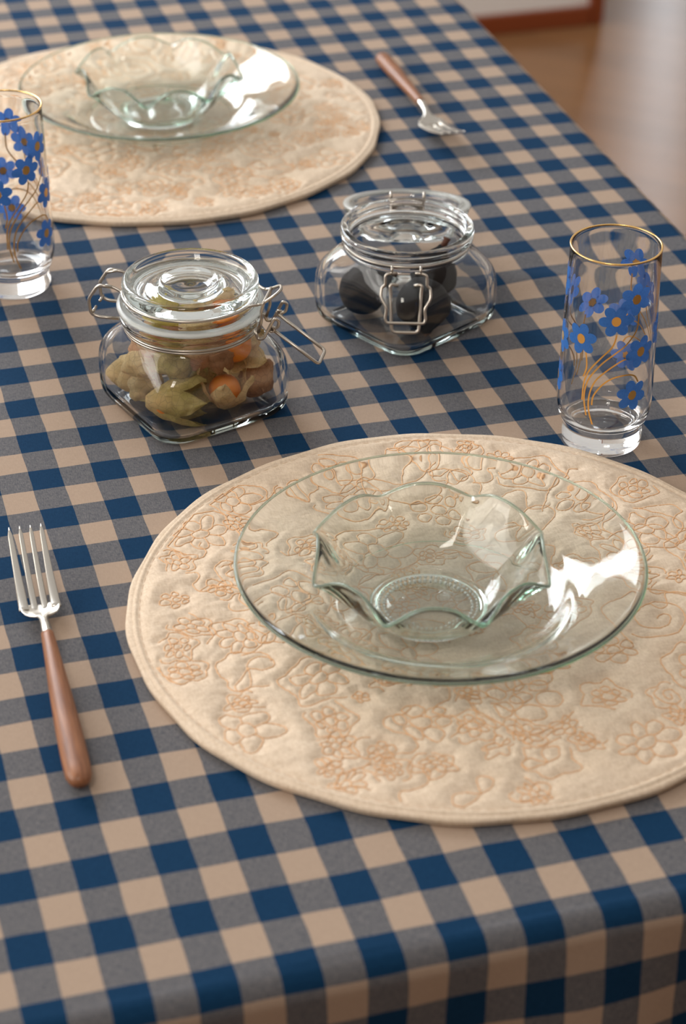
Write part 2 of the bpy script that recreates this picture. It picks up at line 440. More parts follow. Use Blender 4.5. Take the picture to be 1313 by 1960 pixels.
for i in range(rings-1):
    for k in range(seg):
        F.append((1+i*seg+k, 1+(i+1)*seg+k, 1+(i+1)*seg+(k+1) % seg, 1+i*seg+(k+1) % seg))
# rounded edge with a seam groove, then the flat underside
prof = [(MR+.0016, ZB+.0002), (MR+.0028, ZB-.0010), (MR+.0028, ZB-.0020), (MR+.0018, ZB-.0026), (MR+.0026, ZB-.0034), (MR+.0020, .0006), (MR, 0.0)]
last = 1+(rings-1)*seg
def wob(a, r): return r+.0006*math.sin(a*9)+.0005*math.sin(a*23+1)
for (r, z) in prof:
    st = len(V)
    for k in range(seg):
        a = 2*PI*k/seg; rw = wob(a, r); V.append((rw*math.cos(a), rw*math.sin(a), max(0, z)))
    for k in range(seg): F.append((last+k, st+k, st+(k+1) % seg, last+(k+1) % seg))
    last = st
ci = len(V); V.append((0, 0, 0))
for k in range(seg): F.append((last+k, ci, last+(k+1) % seg))
pm = thing('placemat', 'round beige quilted placemat in front, under the nearer plate', 'placemat', (.244, .1162, T), 0, 'round quilted placemats')
body = mesh_obj('quilted_body', V, F, QUILT, pm)
V, F = [], []
for c_ in CUR:
    P3 = [(x+.00016*math.sin(i*2.1), y+.00016*math.cos(i*1.7), mat_h(x, y)+.00042) for i, (x, y) in enumerate(c_)]
    if len(P3) > 2: tube(P3, .00034, False, 4, V, F)
st = mesh_obj('quilting_stitches', V, F, THREAD, pm); st['kind'] = 'stuff'; st['label'] = 'terracotta stitching in flowers and swirls'
V, F = [], []
seamp = [((MR-.0045)*math.cos(2*PI*k/300), (MR-.0045)*math.sin(2*PI*k/300), ZB+.0001) for k in range(300)]
tube(seamp, .00030, True, 4, V, F); mesh_obj('edge_seam', V, F, mat('edge_thread', (.62, .44, .30), .8), pm)
pm2 = dup(pm); pm2.location = (.2198, .8496, T); pm2.rotation_euler = (0, 0, 1.9); pm2.scale = (1.02, 1.02, 1)
pm2['label'] = 'round beige quilted placemat at the far side, under the farther plate'
MT = .0080      # what stands on the mat rests at this height

# ------------------------------------------------------------------ plates and ruffled bowls
outer = [(0, .0008), (.030, .0008), (.056, .0002), (.060, 0), (.0655, .0012), (.0725, .0050), (.0790, .0105), (.0850, .0140), (.0930, .0172), (.1040, .0216), (.1120, .0252), (.1160, .0276)]
inner = [(.1168, .0288), (.1160, .0297), (.1118, .0284), (.1030, .0248), (.0925, .0205), (.0840, .0174), (.0775, .0140), (.0705, .0080), (.0640, .0046), (.058, .0036), (.030, .0034), (0, .0034)]
V, F = lathe(refine(outer+inner, 4), seg=160, close=False)
pl = thing('soup_plate', 'wide rimmed clear glass plate on the front placemat', 'plate', (.232, .1155, T+MT), 0, 'clear glass plates')
rimd = mesh_obj('plate_body', V, F, G_PLATE, pl); fix_normals(rimd)
V, F = tube([(.1162*math.cos(2*PI*k/200), .1162*math.sin(2*PI*k/200),   .0288) for k in range(200)], .00085, True, 8)
mesh_obj('rim_edge', V, F, G_EDGE, pl)
pl2 = dup(pl); pl2.location = (.230, .852, T+MT); pl2['label'] = 'wide rimmed clear glass plate on the far placemat'
def ruffle(th):      # 1 on the eight pinched cusps, 0 in the middle of each lobe
    s = (math.sqrt(math.sin(4*th)**2+.035)-.187)/.830; return max(0, 1-s)**1.3
NB = 60
def bowl_fn(side):
    def f(r, z, th, i):
        q = min(1, max(0, (r-.036)/(.066-.036))); kk = ruffle(th)
        r2 = r+(.0075*kk-.0025)*q**2.2; z2 = z+(.0035-.0110*kk)*q**2.6
        if side and .0235 < r < .0305 and z < .006:                # two rings of pressed beads under the foot
            g = .5+.5*math.cos(NB*th); b_ = max(math.exp(-((r-.0250)/.0011)**2), math.exp(-((r-.0287)/.0011)**2)*.99)
            z2 += 0*g*b_
        return r2, z2
    return f
bo = [(0, .0024), (.0215, .0024), (.0236, .0019)]+[(.0240+.0005*k, .0019) for k in range(12)]+[(.0308, .0000), (.0325, .0002), (.0338, .0028), (.0385, .0056), (.0450, .0110), (.0515, .0190), (.0570, .0275), (.0615, .0350), (.0645, .0392)]
bi = [(.0655, .0412), (.0648, .0420), (.0628, .0405), (.0592, .0362), (.0545, .0290), (.0490, .0208), (.0425, .0130), (.0360, .0082), (.0290, .0056), (.0200, .0050), (0, .0050)]
prof = [p for p in bo[:15]]+refine(bo[15:]+bi, 4)
nb = len(prof)
bf = bowl_fn(True)
V, F = lathe(prof, bf, seg=480, close=False)
bw = thing('ruffled_bowl', 'small clear glass bowl with ruffled rim on the front plate', 'bowl', (.2222, .1055, T+MT+.0037), math.radians(6.7), 'ruffled glass bowls')
bb = mesh_obj('bowl_body', V, F, G_PLATE, bw); fix_normals(bb)
pe = []
for k in range(400):
    th = 2*PI*k/400; r_, z_ = bowl_fn(False)(.0652, .0412, th, 0); pe.append((r_*math.cos(th), r_*math.sin(th), z_))
bV, bF = [], []
for rr_, n_ in ((.0252, 52), (.0284, 58)):
    for k in range(n_):
        a = 2*PI*k/n_; b0 = len(bV); c_ = (rr_*math.cos(a), rr_*math.sin(a), .00085)
        for i in range(1, 4):
            for j in range(8):
                ph = PI*i/4; bV.append((c_[0]+.0010*math.sin(ph)*math.cos(j*PI/4), c_[1]+.0010*math.sin(ph)*math.sin(j*PI/4), c_[2]+.0008*math.cos(ph)))
        bV += [(c_[0], c_[1], c_[2]+.0008), (c_[0], c_[1], c_[2]-.0008)]
        for i in range(2):
            for j in range(8): bF.append((b0+i*8+j, b0+i*8+(j+1) % 8, b0+(i+1)*8+(j+1) % 8, b0+(i+1)*8+j))
        for j in range(8): bF.append((b0+24, b0+(j+1) % 8, b0+j)); bF.append((b0+25, b0+16+j, b0+16+(j+1) % 8))
bo_ = mesh_obj('foot_beads', bV, bF, mat('pressed_glass_bead', (.95, .95, .90), .12, Transmission_Weight=.2, IOR=1.5), bw); fix_normals(bo_); bo_['kind'] = 'stuff'
V, F = tube(pe, .00090, True, 8); mesh_obj('rim_edge', V, F, G_EDGE, bw)
bw2 = dup(bw); bw2.location = (.2291, .8480, T+MT+.0037); bw2.rotation_euler = (0, 0, math.radians(24))
bw2['label'] = 'small clear glass bowl with ruffled rim on the far plate'

# ------------------------------------------------------------------ tumblers with printed flowers
def cup_r(z): return .0284+(.0304-.0284)*min(1, (.139-z)/.108)
cup = thing('drinking_glass', 'tall tumbler with blue flowers and gold rim right of the open jar', 'glass', (.3956, .2726, T), 0, 'flowered tumblers')
outer = [(0, .0006), (.0200, .0006), (.0240, 0), (.0254, .0012), (.0258, .0035), (.0258, .0085), (.0254, .0118), (.0258, .0142), (.0276, .0180), (.0294, .0235), (.0303, .0300), (.0304, .040)]
outer += [(cup_r(z), z) for z in (.055, .075, .095, .115, .130, .1378)]
inner = [(.0281, .1390), (.0274, .1384)]+[(cup_r(z)-.0015, z) for z in (.130, .115, .095, .075, .055, .040)]+[(.0287, .0300), (.0272, .0235), (.0240, .0190), (.0180, .0168), (.0100, .0160), (0, .0158)]
V, F = lathe(refine(outer+inner, 3), seg=96, close=False)
cb = mesh_obj('glass_body', V, F, G_CUP, cup); fix_normals(cb)
V, F = tube([(.02812*math.cos(2*PI*k/96), .02812*math.sin(2*PI*k/96), .1390) for k in range(96)], .00072, True, 8)
mesh_obj('gold_rim', V, F, GOLDRIM, cup)
OFF = .00022
def on_cup(th, z, o=OFF): r = cup_r(z)+o; return (r*math.cos(th), r*math.sin(th), z)
def flower(th0, z0, rot, size=.0108):
    R0 = cup_r(z0); V, F = [], []
    for k in range(6):
        a = rot+k*PI/3; s = len(V)
        cx, cy = .62*math.cos(a)*size, .62*math.sin(a)*size
        V.append(on_cup(th0+cx/R0, z0+cy))
        n = 14
        for ring in (.5, 1):
            for j in range(n):
                b = 2*PI*j/n; lx = .40*math.cos(b)*size*ring; ly = (.325)*math.sin(b)*size*ring
                gx = cx+lx*math.cos(a)-ly*math.sin(a); gy = cy+lx*math.sin(a)+ly*math.cos(a)
                V.append(on_cup(th0+gx/R0, z0+gy, OFF+.00001*k))
        for j in range(n):
            F.append((s, s+1+j, s+1+(j+1) % n)); F.append((s+1+j, s+1+n+j, s+1+n+(j+1) % n, s+1+(j+1) % n))
    f = mesh_obj('flower', V, F, BLUE, cup)
    V, F = [on_cup(th0, z0, OFF+.00016)], []
    for j in range(16):
        b = 2*PI*j/16; V.append(on_cup(th0+.27*size*math.cos(b)/R0, z0+.31*size*math.sin(b), OFF+.00016))
    for j in range(16): F.append((0, 1+j, 1+(j+1) % 16))
    mesh_obj('flower_center', V, F, GOLD, f)
def stem(pts):
    P = [on_cup(math.radians(a), z, OFF) for a, z in pts]; P = [(p.x, p.y, p.z) for p in catmull(P, 6)]
    V, F = [], []
    for i, p in enumerate(P):
        a, b = Vector(P[max(0, i-1)]), Vector(P[min(len(P)-1, i+1)]); tdir = (b-a).normalized(); rad = Vector((p[0], p[1], 0)).normalized(); s = tdir.cross(rad)*.00052
        q = Vector(p); rr_ = cup_r(q.z)+OFF; q.x, q.y = rad.x*rr_, rad.y*rr_
        V += [q-s, q+s]
        if i: F.append((2*i-2, 2*i-1, 2*i+1, 2*i))
    mesh_obj('stem', V, F, GOLD, cup, smooth=True)
FL = [(-149.5, .0848, .3), (-106.9, .1007, .1), (-82.9, .1148, .5), (-71.2, .0773, .2), (-79.4, .0476, .75)]
ST = [[(-125.9, .0271), (-131.9, .0375), (-132.3, .048), (-126.3, .0583), (-112.9, .0667), (-96.8, .0732), (-86.7, .0744)],
      [(-134.3, .0328), (-138.5, .0433), (-138.1, .052), (-133.3, .0603), (-119.9, .071), (-104.9, .0786), (-92.5, .0842), (-79.6, .0941), (-78.8, .1059)],
      [(-141.2, .0428), (-140.5, .0554), (-134.8, .0648), (-122.1, .0746), (-108.9, .0836), (-105.0, .0916)],
      [(-142.0, .0594), (-138.7, .067), (-141.2, .0770)],
      [(-128.4, .0409), (-127.2, .0477), (-117.8, .0561), (-105.8, .0612), (-89.5, .0629), (-78.3, .0612), (-72.3, .0562)]]
for k in range(3):
    for a, z, rt in FL: flower(math.radians(a+120.5*k), z, rt+.25*k)
    for s_ in ST: stem([(a+120.5*k, z) for a, z in s_])
cup2 = dup(cup); cup2.location = (.0645, .5925, T); cup2.rotation_euler = (0, 0, math.radians(38))
cup2['label'] = 'tall tumbler with blue flowers and gold rim before the far placemat, far left'

# ------------------------------------------------------------------ clip-top jars
def sq(th, rc=.36):
    """radius of a rounded square of half side 1 whose corner lies at th = 0"""
    a = (th+PI/4) % (PI/2); a = a if a <= PI/4 else PI/2-a       # 0 = middle of a side, PI/4 = corner
    c0 = 1-rc
    if math.tan(a) <= c0: return 1/math.cos(a)
    # arc centred (c0,c0)
    b = c0*(math.cos(a)+math.sin(a)); return b+math.sqrt(max(0, b*b-2*c0*c0+rc*rc))
def jar_body(parent):
    P = [(0, .0012, .9), (.034, .0012, .9), (.0425, 0, .9), (.0468, .0022, .95), (.0492, .0065, 1), (.0504, .0125, 1), (.0507, .022, 1), (.0506, .031, 1), (.0500, .038, .97), (.0484, .0445, .86), (.0464, .0500, .62), (.0446, .0545, .30), (.0434, .0572, .06), (.0431, .0588, 0), (.0434, .0602, 0), (.0430, .0614, 0), (.0424, .0622, 0), (.0427, .0636, 0), (.0446, .0644, 0), (.0462, .0656, 0), (.0463, .0676, 0), (.0453, .0684, 0), (.0453, .0694, 0), (.0464, .0702, 0), (.0465, .0722, 0), (.0456, .0733, 0),
         (.0436, .0736, 0), (.0414, .0731, 0), (.0405, .0712, 0), (.0403, .064, 0), (.0403, .0590, 0), (.0412, .0560, .06), (.0428, .0520, .34), (.0446, .0468, .70), (.0464, .0405, .92), (.0473, .032, 1), (.0475, .022, 1), (.0472, .0130, 1), (.0455, .0082, .98), (.0425, .0058, .93), (.0380, .0046, .9), (.020, .0043, .9), (0, .0043, .9)]
    q = catmull([(a, b, c_) for a, b, c_ in P], 3); prof = [(max(0, p.x), p.y) for p in q]; ws = [min(1, max(0, p.z)) for p in q]
    def fn(r, z, th, i): k = ws[i]; return r*((1-k)+k*sq(th)), z
    V, F = lathe(prof, fn, seg=160, close=False)
    o = mesh_obj('jar_body', V, F, G_JAR, parent); fix_normals(o)
    # knurled grip marks pressed around the base corner facing the seam
    return o
def ring_pts(r, z, a0=0, a1=360, n=72, e=0): return [(r*math.cos(math.radians(a0+(a1-a0)*k/n)), r*math.sin(math.radians(a0+(a1-a0)*k/n)), z+e*math.cos(math.radians(a0+(a1-a0)*k/n))) for k in range(n+1 if a1-a0 < 359 else n)]
def neck_wire(parent, z=.0627, r=.0442):
    V, F = tube(ring_pts(r, z), .0009, True, 8); return mesh_obj('neck_wire', V, F, STEEL, parent)
WR = .00100
def lid_mesh(parent, M4):
    out = [(0, .0026), (.010, .0028), (.0165, .0045), (.020, .0062), (.0245, .0046), (.031, .0038), (.0370, .0022), (.0392, -.0028), (.0398, -.0042), (.0410, -.0046), (.0452, -.0012), (.0462, .0004), (.0456, .0024), (.0444, .0036), (.0437, .0060), (.0430, .0078), (.0440, .0098), (.0443, .0135), (.0432, .0158),
           (.0415, .0164), (.0392, .0152), (.0368, .0122), (.0348, .0098), (.030, .0094), (.0250, .0108), (.0222, .0124), (.0200, .0143), (.0178, .0145), (.0158, .0132), (.0120, .0106), (.006, .0096), (0, .0092)]
    V, F = lathe(refine(out, 3), seg=120, close=False)
    V = [M4 @ Vector(v) for v in V]
    o = mesh_obj('lid', V, F, G_JAR, parent); fix_normals(o); return o
def gasket(parent, M4):
    pr = [(.0412, 0), (.0478, 0), (.0482, .0012), (.0478, .0024), (.0412, .0024)]
    V, F = lathe(pr, seg=96, close=True); V = [M4 @ Vector(v) for v in V]
    o = mesh_obj('rubber_seal', V, F, GASKET, parent); fix_normals(o); return o

# --- closed jar with physalis (its clasp points right and towards the viewer)
JA = (.1515, .389)
ja = thing('clip_top_jar', 'closed square glass jar of husked orange fruit at left', 'jar', (*JA, T), math.radians(-28), 'clip-top glass jars')
jar_body(ja); neck_wire(ja)
V, F = tube(ring_pts(.0441, .0609), .0008, True, 8); mesh_obj('neck_wire', V, F, STEEL, ja)
LZ = .0768
lid_mesh(ja, Matrix.Translation((0, 0, LZ))); gasket(ja, Matrix.Translation((0, 0, .0736)))
# lid wire: two strands running under the lid's edge from the hinge to the clasp
zc = .0838
ang = 14
lw = []
for s in (1, -1):
    pts = [(.0443*math.cos(a), s*.0443*math.sin(a), zc) for a in np.radians(np.linspace(164, 20, 40))]
    pts = [(-.060, s*.0105, .0845), (-.052, s*.0108, .0868), (-.0470, s*.0115, .0855)]+pts+[(.0455, s*.0120, zc), (.0475, s*.0112, .0838)]
    V, F = tube(round_poly(pts, .0015, 3), WR, False, 8); mesh_obj('lid_wire', V, F, STEEL, ja)
# hinge loops at the back
for s in (1, -1):
    wire('hinge_wire', [(-.0490, s*.0118, .0862), (-.0585, s*.0118, .0868), (-.0655, s*.0118, .0760), (-.0645, s*.0118, .0655), (-.0590, s*.0118, .0635), (-.0455, s*.0118, .0640)], WR*1.15, STEEL, ja, rad=.003)
wire('hinge_pin', [(-.0632, -.0118, .0668), (-.0632, -.0040, .0668)], WR, STEEL, ja)
wire('hinge_pin', [(-.0632, .0118, .0668), (-.0632, .0040, .0668)], WR, STEEL, ja)
# clasp: a bail over the lid's hook, a swinging link and the long lever
wire('lid_hook', [(.0470, -.0110, .0838), (.0500, -.0108, .0845), (.0580, -.0070, .0900), (.0600, -.0020, .0910), (.0600, .0020, .0910), (.0580, .0070, .0900), (.0500, .0108, .0845), (.0470, .0110, .0838)], WR, STEEL, ja, rad=.004)
wire('clasp_bail', [(.0475, -.0112, .0640), (.0500, -.0125, .0730), (.0495, -.0108, .0790), (.0512, -.0112, .0860), (.0512, .0112, .0860), (.0495, .0108, .0790), (.0500, .0125, .0730), (.0475, .0112, .0640)], WR, STEEL, ja, rad=.002)
for s in (1, -1):
    wire('clasp_link', [(.0455, s*.0115, .0660), (.0475, s*.0128, .0600), (.0515, s*.0132, .0610), (.0560, s*.0126, .0710), (.0585, s*.0120, .0760), (.0615, s*.0118, .0745), (.0605, s*.0110, .0690), (.0560, s*.0108, .0675)], WR*1.1, STEEL, ja, rad=.002)
    V, F = tube([(.0562+.0019*math.cos(a), s*(.0118-.0007*a/6.3), .0675+.0019*math.sin(a)) for a in np.linspace(0, 4*PI, 40)], WR*.8, False, 6)
    mesh_obj('wire_coil', V, F, STEEL, ja)
wire('clasp_lever', [(.0560, .0100, .0672), (.0860, .0092, .0440), (.0890, -.0092, .0425), (.0590, -.0100, .0655)][:3]+[(.0860, -.0092, .0440), (.0560, -.0100, .0672)] if False else [(.0560, .0100, .0672), (.0870, .0096, .0445), (.0870, -.0096, .0445), (.0560, -.0100, .0672)], WR*1.15, STEEL, ja, rad=.003)

# --- open jar with figs; its clasp faces the viewer, the lid hangs behind
JB = (.3228, .4645)
jb = thing('clip_top_jar', 'open square glass jar of dark figs in the middle', 'jar', (*JB, T), math.radians(-108), 'clip-top glass jars')
jar_body(jb); neck_wire(jb)
wire('clasp_bail', [(.0478, .0060, .0600), (.0478, .0105, .0600), (.0487, .0140, .0590), (.0500, .0142, .0560), (.0515, .0142, .0525), (.0520, .0165, .0510), (.0560, .0172, .0450), (.0600, .0128, .0395), (.0630, .0138, .0330), (.0645, .0128, .0305), (.0645, -.0128, .0305), (.0630, -.0138, .0330), (.0600, -.0128, .0395), (.0560, -.0172, .0450), (.0520, -.0165, .0510), (.0515, -.0142, .0525), (.0500, -.0142, .0560), (.0487, -.0140, .0590), (.0478, -.0105, .0600), (.0478, -.0060, .0600)], WR*1.1, STEEL, jb, rad=.003)
wire('clasp_lever', [(.0508, .0055, .0520), (.0512, .0110, .0535), (.0540, .0103, .0470), (.0620, .0098, .0330), (.0665, .0092, .0245), (.0665, -.0092, .0245), (.0620, -.0098, .0330), (.0540, -.0103, .0470), (.0512, -.0110, .0535), (.0508, -.0055, .0520)], WR*1.25, STEEL, jb, rad=.003)
for s in (1, -1):
    V, F = tube([(.0462+.0022*math.cos(a), s*.0098, .0612+.0026*math.sin(a)) for a in np.linspace(0, 2*PI, 20)], WR, False, 6)
    mesh_obj('wire_eyelet', V, F, STEEL, jb)
    wire('hinge_wire', [(-.0450, s*.0118, .0630), (-.0490, s*.0118, .0632), (-.0520, s*.0118, .0680), (-.0505, s*.0118, .0715), (-.0540, s*.0118, .0728), (-.0610, s*.0118, .0700), (-.0640, s*.0118, .0680)], WR*1.15, STEEL, jb, rad=.003)
    wire('hinge_cross_wire', [(-.0495, s*.0118, .0650), (-.0500, 0, .0664), (-.0495, -s*.0118, .0678)], WR, STEEL, jb)
# the open lid lies tilted back over the hinge
ML = Matrix.Translation((-.0985, 0, .0335)) @ Matrix.Rotation(math.radians(168), 4, 'Y') @ Matrix.Translation((0, 0, -.007))
lid_mesh(jb, ML); gasket(jb, ML @ Matrix.Translation((0, 0, -.0032)) @ Matrix.Diagonal((.985, .985, .8, 1)))
V, F = tube([ML @ Vector(p) for p in ring_pts(.0443, .007)], WR, True, 8); mesh_obj('lid_wire', V, F, STEEL, jb)

# ------------------------------------------------------------------ fruit
FIGM = mat('dark_fig_skin', rough=.75, Specular_IOR_Level=.2)
nt = NT(FIGM); tc = nt.n('ShaderNodeTexCoord'); q1 = nt.n('ShaderNodeTexNoise', i_Scale=70.0, i_Detail=5.0); nt.l(tc.outputs['Object'], q1.inputs['Vector'])
nt.l(nt.mix(q1.outputs[0], (.004, .004, .005), (.015, .014, .016)), nt.b.inputs['Base Color'])
FSTEM = mat('fig_stem', (.10, .035, .018), .7)
JAz = T+.0046
cr = Vector((.9598, -.2806, 0)).normalized(); ct = Vector((-.25, -.97, 0)).normalized()
def fig(label, a, b, z, R, tilt_axis, tilt, ln=1.0, stem_len=.010):
    p = Vector((*JB, T))+cr*a+ct*b; t = thing('fig', label, 'fruit', (p.x, p.y, T+z), 0, 'dark figs in the open jar')
    t.rotation_mode = 'AXIS_ANGLE'; t.rotation_axis_angle = (tilt, *tilt_axis)
    prof = [(0, -R*.98), (R*.35, -R*.93), (R*.74, -R*.68), (R*.97, -R*.2), (R*.96, R*.25), (R*.76, R*.72*ln), (R*.50, R*1.08*ln), (R*.28, R*1.32*ln), (R*.17, R*1.5*ln), (0, R*1.56*ln)]
    def fn(r, zz, th, i): return r*(1+.022*math.cos(9*th+zz*30)+.02*math.sin(3*th+1)), zz
    V, F = lathe(refine(prof, 4), fn, 40, close=False); o = mesh_obj('skin', V, F, FIGM, t); fix_normals(o)
    V, F = tube([(0, 0, R*1.42*ln), (.0006, 0, R*1.5*ln+stem_len*.5), (.0014, .0006, R*1.5*ln+stem_len)], [R*.16, R*.13, R*.17], False, 8)
    mesh_obj('stem', V, F, FSTEM, t)
    return t
fig('dark fig standing nearest the front corner inside the open jar', .0105, .0250, .0232, .0188, (1, 0, 0), math.radians(160), .66, .002)
fig('dark fig lying at the left inside the open jar', -.0285, -.0020, .0222, .0176, (0, 1, 0), math.radians(72), .75, .003)
fig('dark fig with brown stem at the back right inside the open jar', .0215, -.0215, .0222, .0170, (.2, 1, 0), math.radians(14), 1.0, .006)

def husk_mat(name, c1, c2, vein):
    m = mat(name, rough=.7); nt = NT(m); tc = nt.n('ShaderNodeTexCoord')
    q = nt.n('ShaderNodeTexNoise', i_Scale=70.0, i_Detail=4.0); nt.l(tc.outputs['Object'], q.inputs['Vector'])
    v = nt.n('ShaderNodeTexVoronoi', feature='DISTANCE_TO_EDGE', i_Scale=230.0); nt.l(tc.outputs['Object'], v.inputs['Vector'])
    e = nt.n('ShaderNodeMapRange', i_1=0.0, i_2=.06, i_3=.35, i_4=0.0); nt.l(v.outputs[0], e.inputs[0])
    r_ = nt.n('ShaderNodeMapRange', i_1=.35, i_2=.65); nt.l(q.outputs[0], r_.inputs[0])
    cc = nt.mix(e.outputs[0], nt.mix(r_.outputs[0], c1, c2), vein); nt.l(cc, nt.b.inputs['Base Color'])
    tr = nt.n('ShaderNodeBsdfTranslucent'); nt.l(cc, tr.inputs[0]); mx = nt.n('ShaderNodeMixShader'); mx.inputs[0].default_value = .45
    nt.l(nt.b.outputs[0], mx.inputs[1]); nt.l(tr.outputs[0], mx.inputs[2]); nt.l(mx.outputs[0], nt.t.nodes['Material Output'].inputs[0])
    bp = nt.n('ShaderNodeBump', i_Strength=.5, i_Distance=.0008); nt.l(q.outputs[0], bp.inputs['Height']); nt.l(bp.outputs[0], nt.b.inputs['Normal'])
    return m
H_OLIVE = husk_mat('olive_papery_husk', (.46, .37, .10), (.72, .58, .24), (.16, .10, .04))
H_TAN = husk_mat('tan_papery_husk', (.72, .54, .24), (.90, .72, .38), (.24, .13, .06))
H_PINK = husk_mat('pinkish_papery_husk', (.78, .42, .22), (.92, .66, .38), (.30, .13, .07))
H_BROWN = husk_mat('brown_papery_husk', (.50, .25, .11), (.66, .38, .19), (.14, .06, .03))
H_YEL = husk_mat('yellow_green_papery_husk', (.68, .58, .10), (.86, .74, .24), (.22, .16, .05))
BERRY = mat('orange_berry', (.88, .27, .012), .28, Subsurface_Weight=.15)
BERRY.node_tree.nodes['Principled BSDF'].inputs['Subsurface Radius'].default_value = (.004, .001, .0005)
rng = random.Random(3)
def physalis(label, a, b, z, R, direction, m, openness=0.0, berry=False, L=1.5, seed=0, rot=0):
    """lantern husk whose tip points along direction; openness spreads its five papery lobes"""
    p = Vector((*JA, T))+cr*a+ct*b
    t = thing('physalis', label, 'fruit', (p.x, p.y, T+z), 0, 'husked physalis in the closed jar')
    d = (cr*direction[0]+ct*direction[1]+Vector((0, 0, direction[2]))).normalized()
    t.rotation_mode = 'QUATERNION'; t.rotation_quaternion = d.to_track_quat('Z', 'Y')
    V, F = [], []
    if openness <= 0:
        N = 60; rows = 24
        for i in range(rows+1):
            s = i/rows
            rad = R*(math.sin(PI*min(1, s*.86+.03))**.6)*(1-.55*max(0, s-.45)**1.2*1.6); rad *= 1-smoothstep(.72, 1.0, s)*.72
            zz = (-.75+L*1.12*s)*R
            for k in range(N):
                th = 2*PI*k/N+rot; rib = abs(math.cos(2.5*th)); lobe = 1-.20*(1-rib**.7)*math.sin(PI*min(1, s+.08))
                nn = noise.noise((math.cos(th)*1.6+seed, math.sin(th)*1.6, s*3))*.22+noise.noise((math.cos(th)*4+seed, math.sin(th)*4, s*7))*.09
                r = rad*lobe*(1+nn*min(1, s*4)); V.append((r*math.cos(th), r*math.sin(th), zz))
        for i in range(rows):
            for k in range(N): F.append((i*N+k, i*N+(k+1) % N, (i+1)*N+(k+1) % N, (i+1)*N+k))
        V.append((0, 0, -.75*R+.0008)); c_ = len(V)-1
        for k in range(N): F.append((c_, (k+1) % N, k))
    else:
        A_, B_ = 13, 26
        for q in range(5):
            st_ = len(V); sp = rng.uniform(.75, 1.25); tw = rng.uniform(-.25, .25)
            for j in range(B_+1):
                s = j/B_; half = PI/5*1.12
                if s > .42: half *= max(.03, 1-((s-.42)/.58)**1.5)
                r0 = R*math.sin(PI*min(.5, s*.75+.02)) if s < .64 else R
                r0 = R*(math.sin(PI*(s*.62+.02))**.6)+R*openness*sp*.9*max(0, s-.4)**1.5
                zz = (-.75+L*1.15*s)*R-(R*.5*openness*sp*max(0, s-.55))
                for i in range(A_):
                    u = -1+2*i/(A_-1); th = rot+2*PI*q/5+half*u+tw*max(0, s-.4)
                    nn = noise.noise((math.cos(th)*2+seed, math.sin(th)*2, s*3))*.18+noise.noise((u*2+seed, q*3.1, s*6))*.10
                    r = r0*(1+nn*min(1, s*3))*(1-.10*abs(u)**2)+(.0002*q)
                    V.append((r*math.cos(th), r*math.sin(th), zz+R*.10*noise.noise((u*2, s*4, seed+q))*min(1, s*3)))
            for j in range(B_):
                for i in range(A_-1): F.append((st_+j*A_+i, st_+j*A_+i+1, st_+(j+1)*A_+i+1, st_+(j+1)*A_+i))
    mesh_obj('husk', V, F, m, t)
    if berry:
        rb = R*.66; bm = bmesh.new(); bmesh.ops.create_uvsphere(bm, u_segments=32, v_segments=20, radius=rb); bmesh.ops.translate(bm, verts=bm.verts, vec=(0, 0, -.05*R+R*.12))
        for f_ in bm.faces: f_.smooth = True
        bobj('berry', bm, BERRY, t)
    # ribs and stalk
    V, F = tube([(0, 0, -.74*R), (.0006, 0, -.74*R-.0035)], [.0007, .0005], False, 6); mesh_obj('stalk', V, F, m, t)
    return t
physalis('olive husk lying at the front left with its torn tips pointing right', -.0175, .0290, .0180, .0152, (1, -.05, -.04), H_OLIVE, .24, True, 2.2, 2.0, .3)
physalis('split husk at the front with its orange berry showing', .0205, .0150, .0172, .0158, (.05, .25, 1), H_TAN, .36, True, 1.9, 5.0, .60)
physalis('round brown husk at the right showing its veined base', .0415, -.0010, .0195, .0152, (-.35, -1, .25), H_BROWN, 0, False, 1.4, 8.0)
physalis('pinkish tan husk above the front left husk', -.0225, .0070, .0475, .0185, (.3, .5, -1), H_PINK, 0, False, 1.3, 11.0)
physalis('tan husk standing against the left corner of the jar', -.0400, -.0040, .0195, .0150, (.1, .1, 1), H_TAN, 0, False, 1.6, 14.0)
physalis('peach husk in the middle under the neck', .0040, .0110, .0465, .0175, (.8, .3, -.5), H_PINK, 0, False, 1.5, 17.0)
physalis('husk with orange showing at the right below the neck', .0270, .0050, .0455, .0170, (.3, .8, .6), H_TAN, .5, True, 1.4, 20.0, .4)
physalis('yellow green husk at the left inside the neck', -.0180, .0050, .0660, .0160, (.6, .3, -.1), H_YEL, 0, False, 1.3, 23.0)
physalis('tan husk in the middle inside the neck', .0040, .0140, .0655, .0155, (1, 0, .1), H_TAN, 0, False, 1.4, 26.0)
physalis('husk with orange showing at the right inside the neck', .0210, .0020, .0650, .0150, (.2, .9, .3), H_TAN, .55, True, 1.2, 29.0, .2)
physalis('green husk at the bottom between the front ones', -.0050, .0040, .0190, .0150, (.5, .8, .4), H_OLIVE, .25, False, 1.5, 32.0)
physalis('brownish husk at the back left on the jar floor', -.0200, -.0230, .0225, .0175, (.2, -.4, .9), H_BROWN, 0, False, 1.3, 35.0)
physalis('tan husk at the back right on the jar floor', .0200, -.0220, .0225, .0175, (.2, -.4, .9), H_TAN, 0, False, 1.3, 38.0)
physalis('yellowish husk at the back under the neck', .0000, -.0180, .0450, .0170, (1, -.4, .2), H_YEL, 0, False, 1.3, 41.0)
physalis('olive tan husk above the front left husk, close to the front corner', -.0120, .0200, .0440, .0150, (-.7, .4, -.5), H_OLIVE, 0, False, 1.5, 44.0)
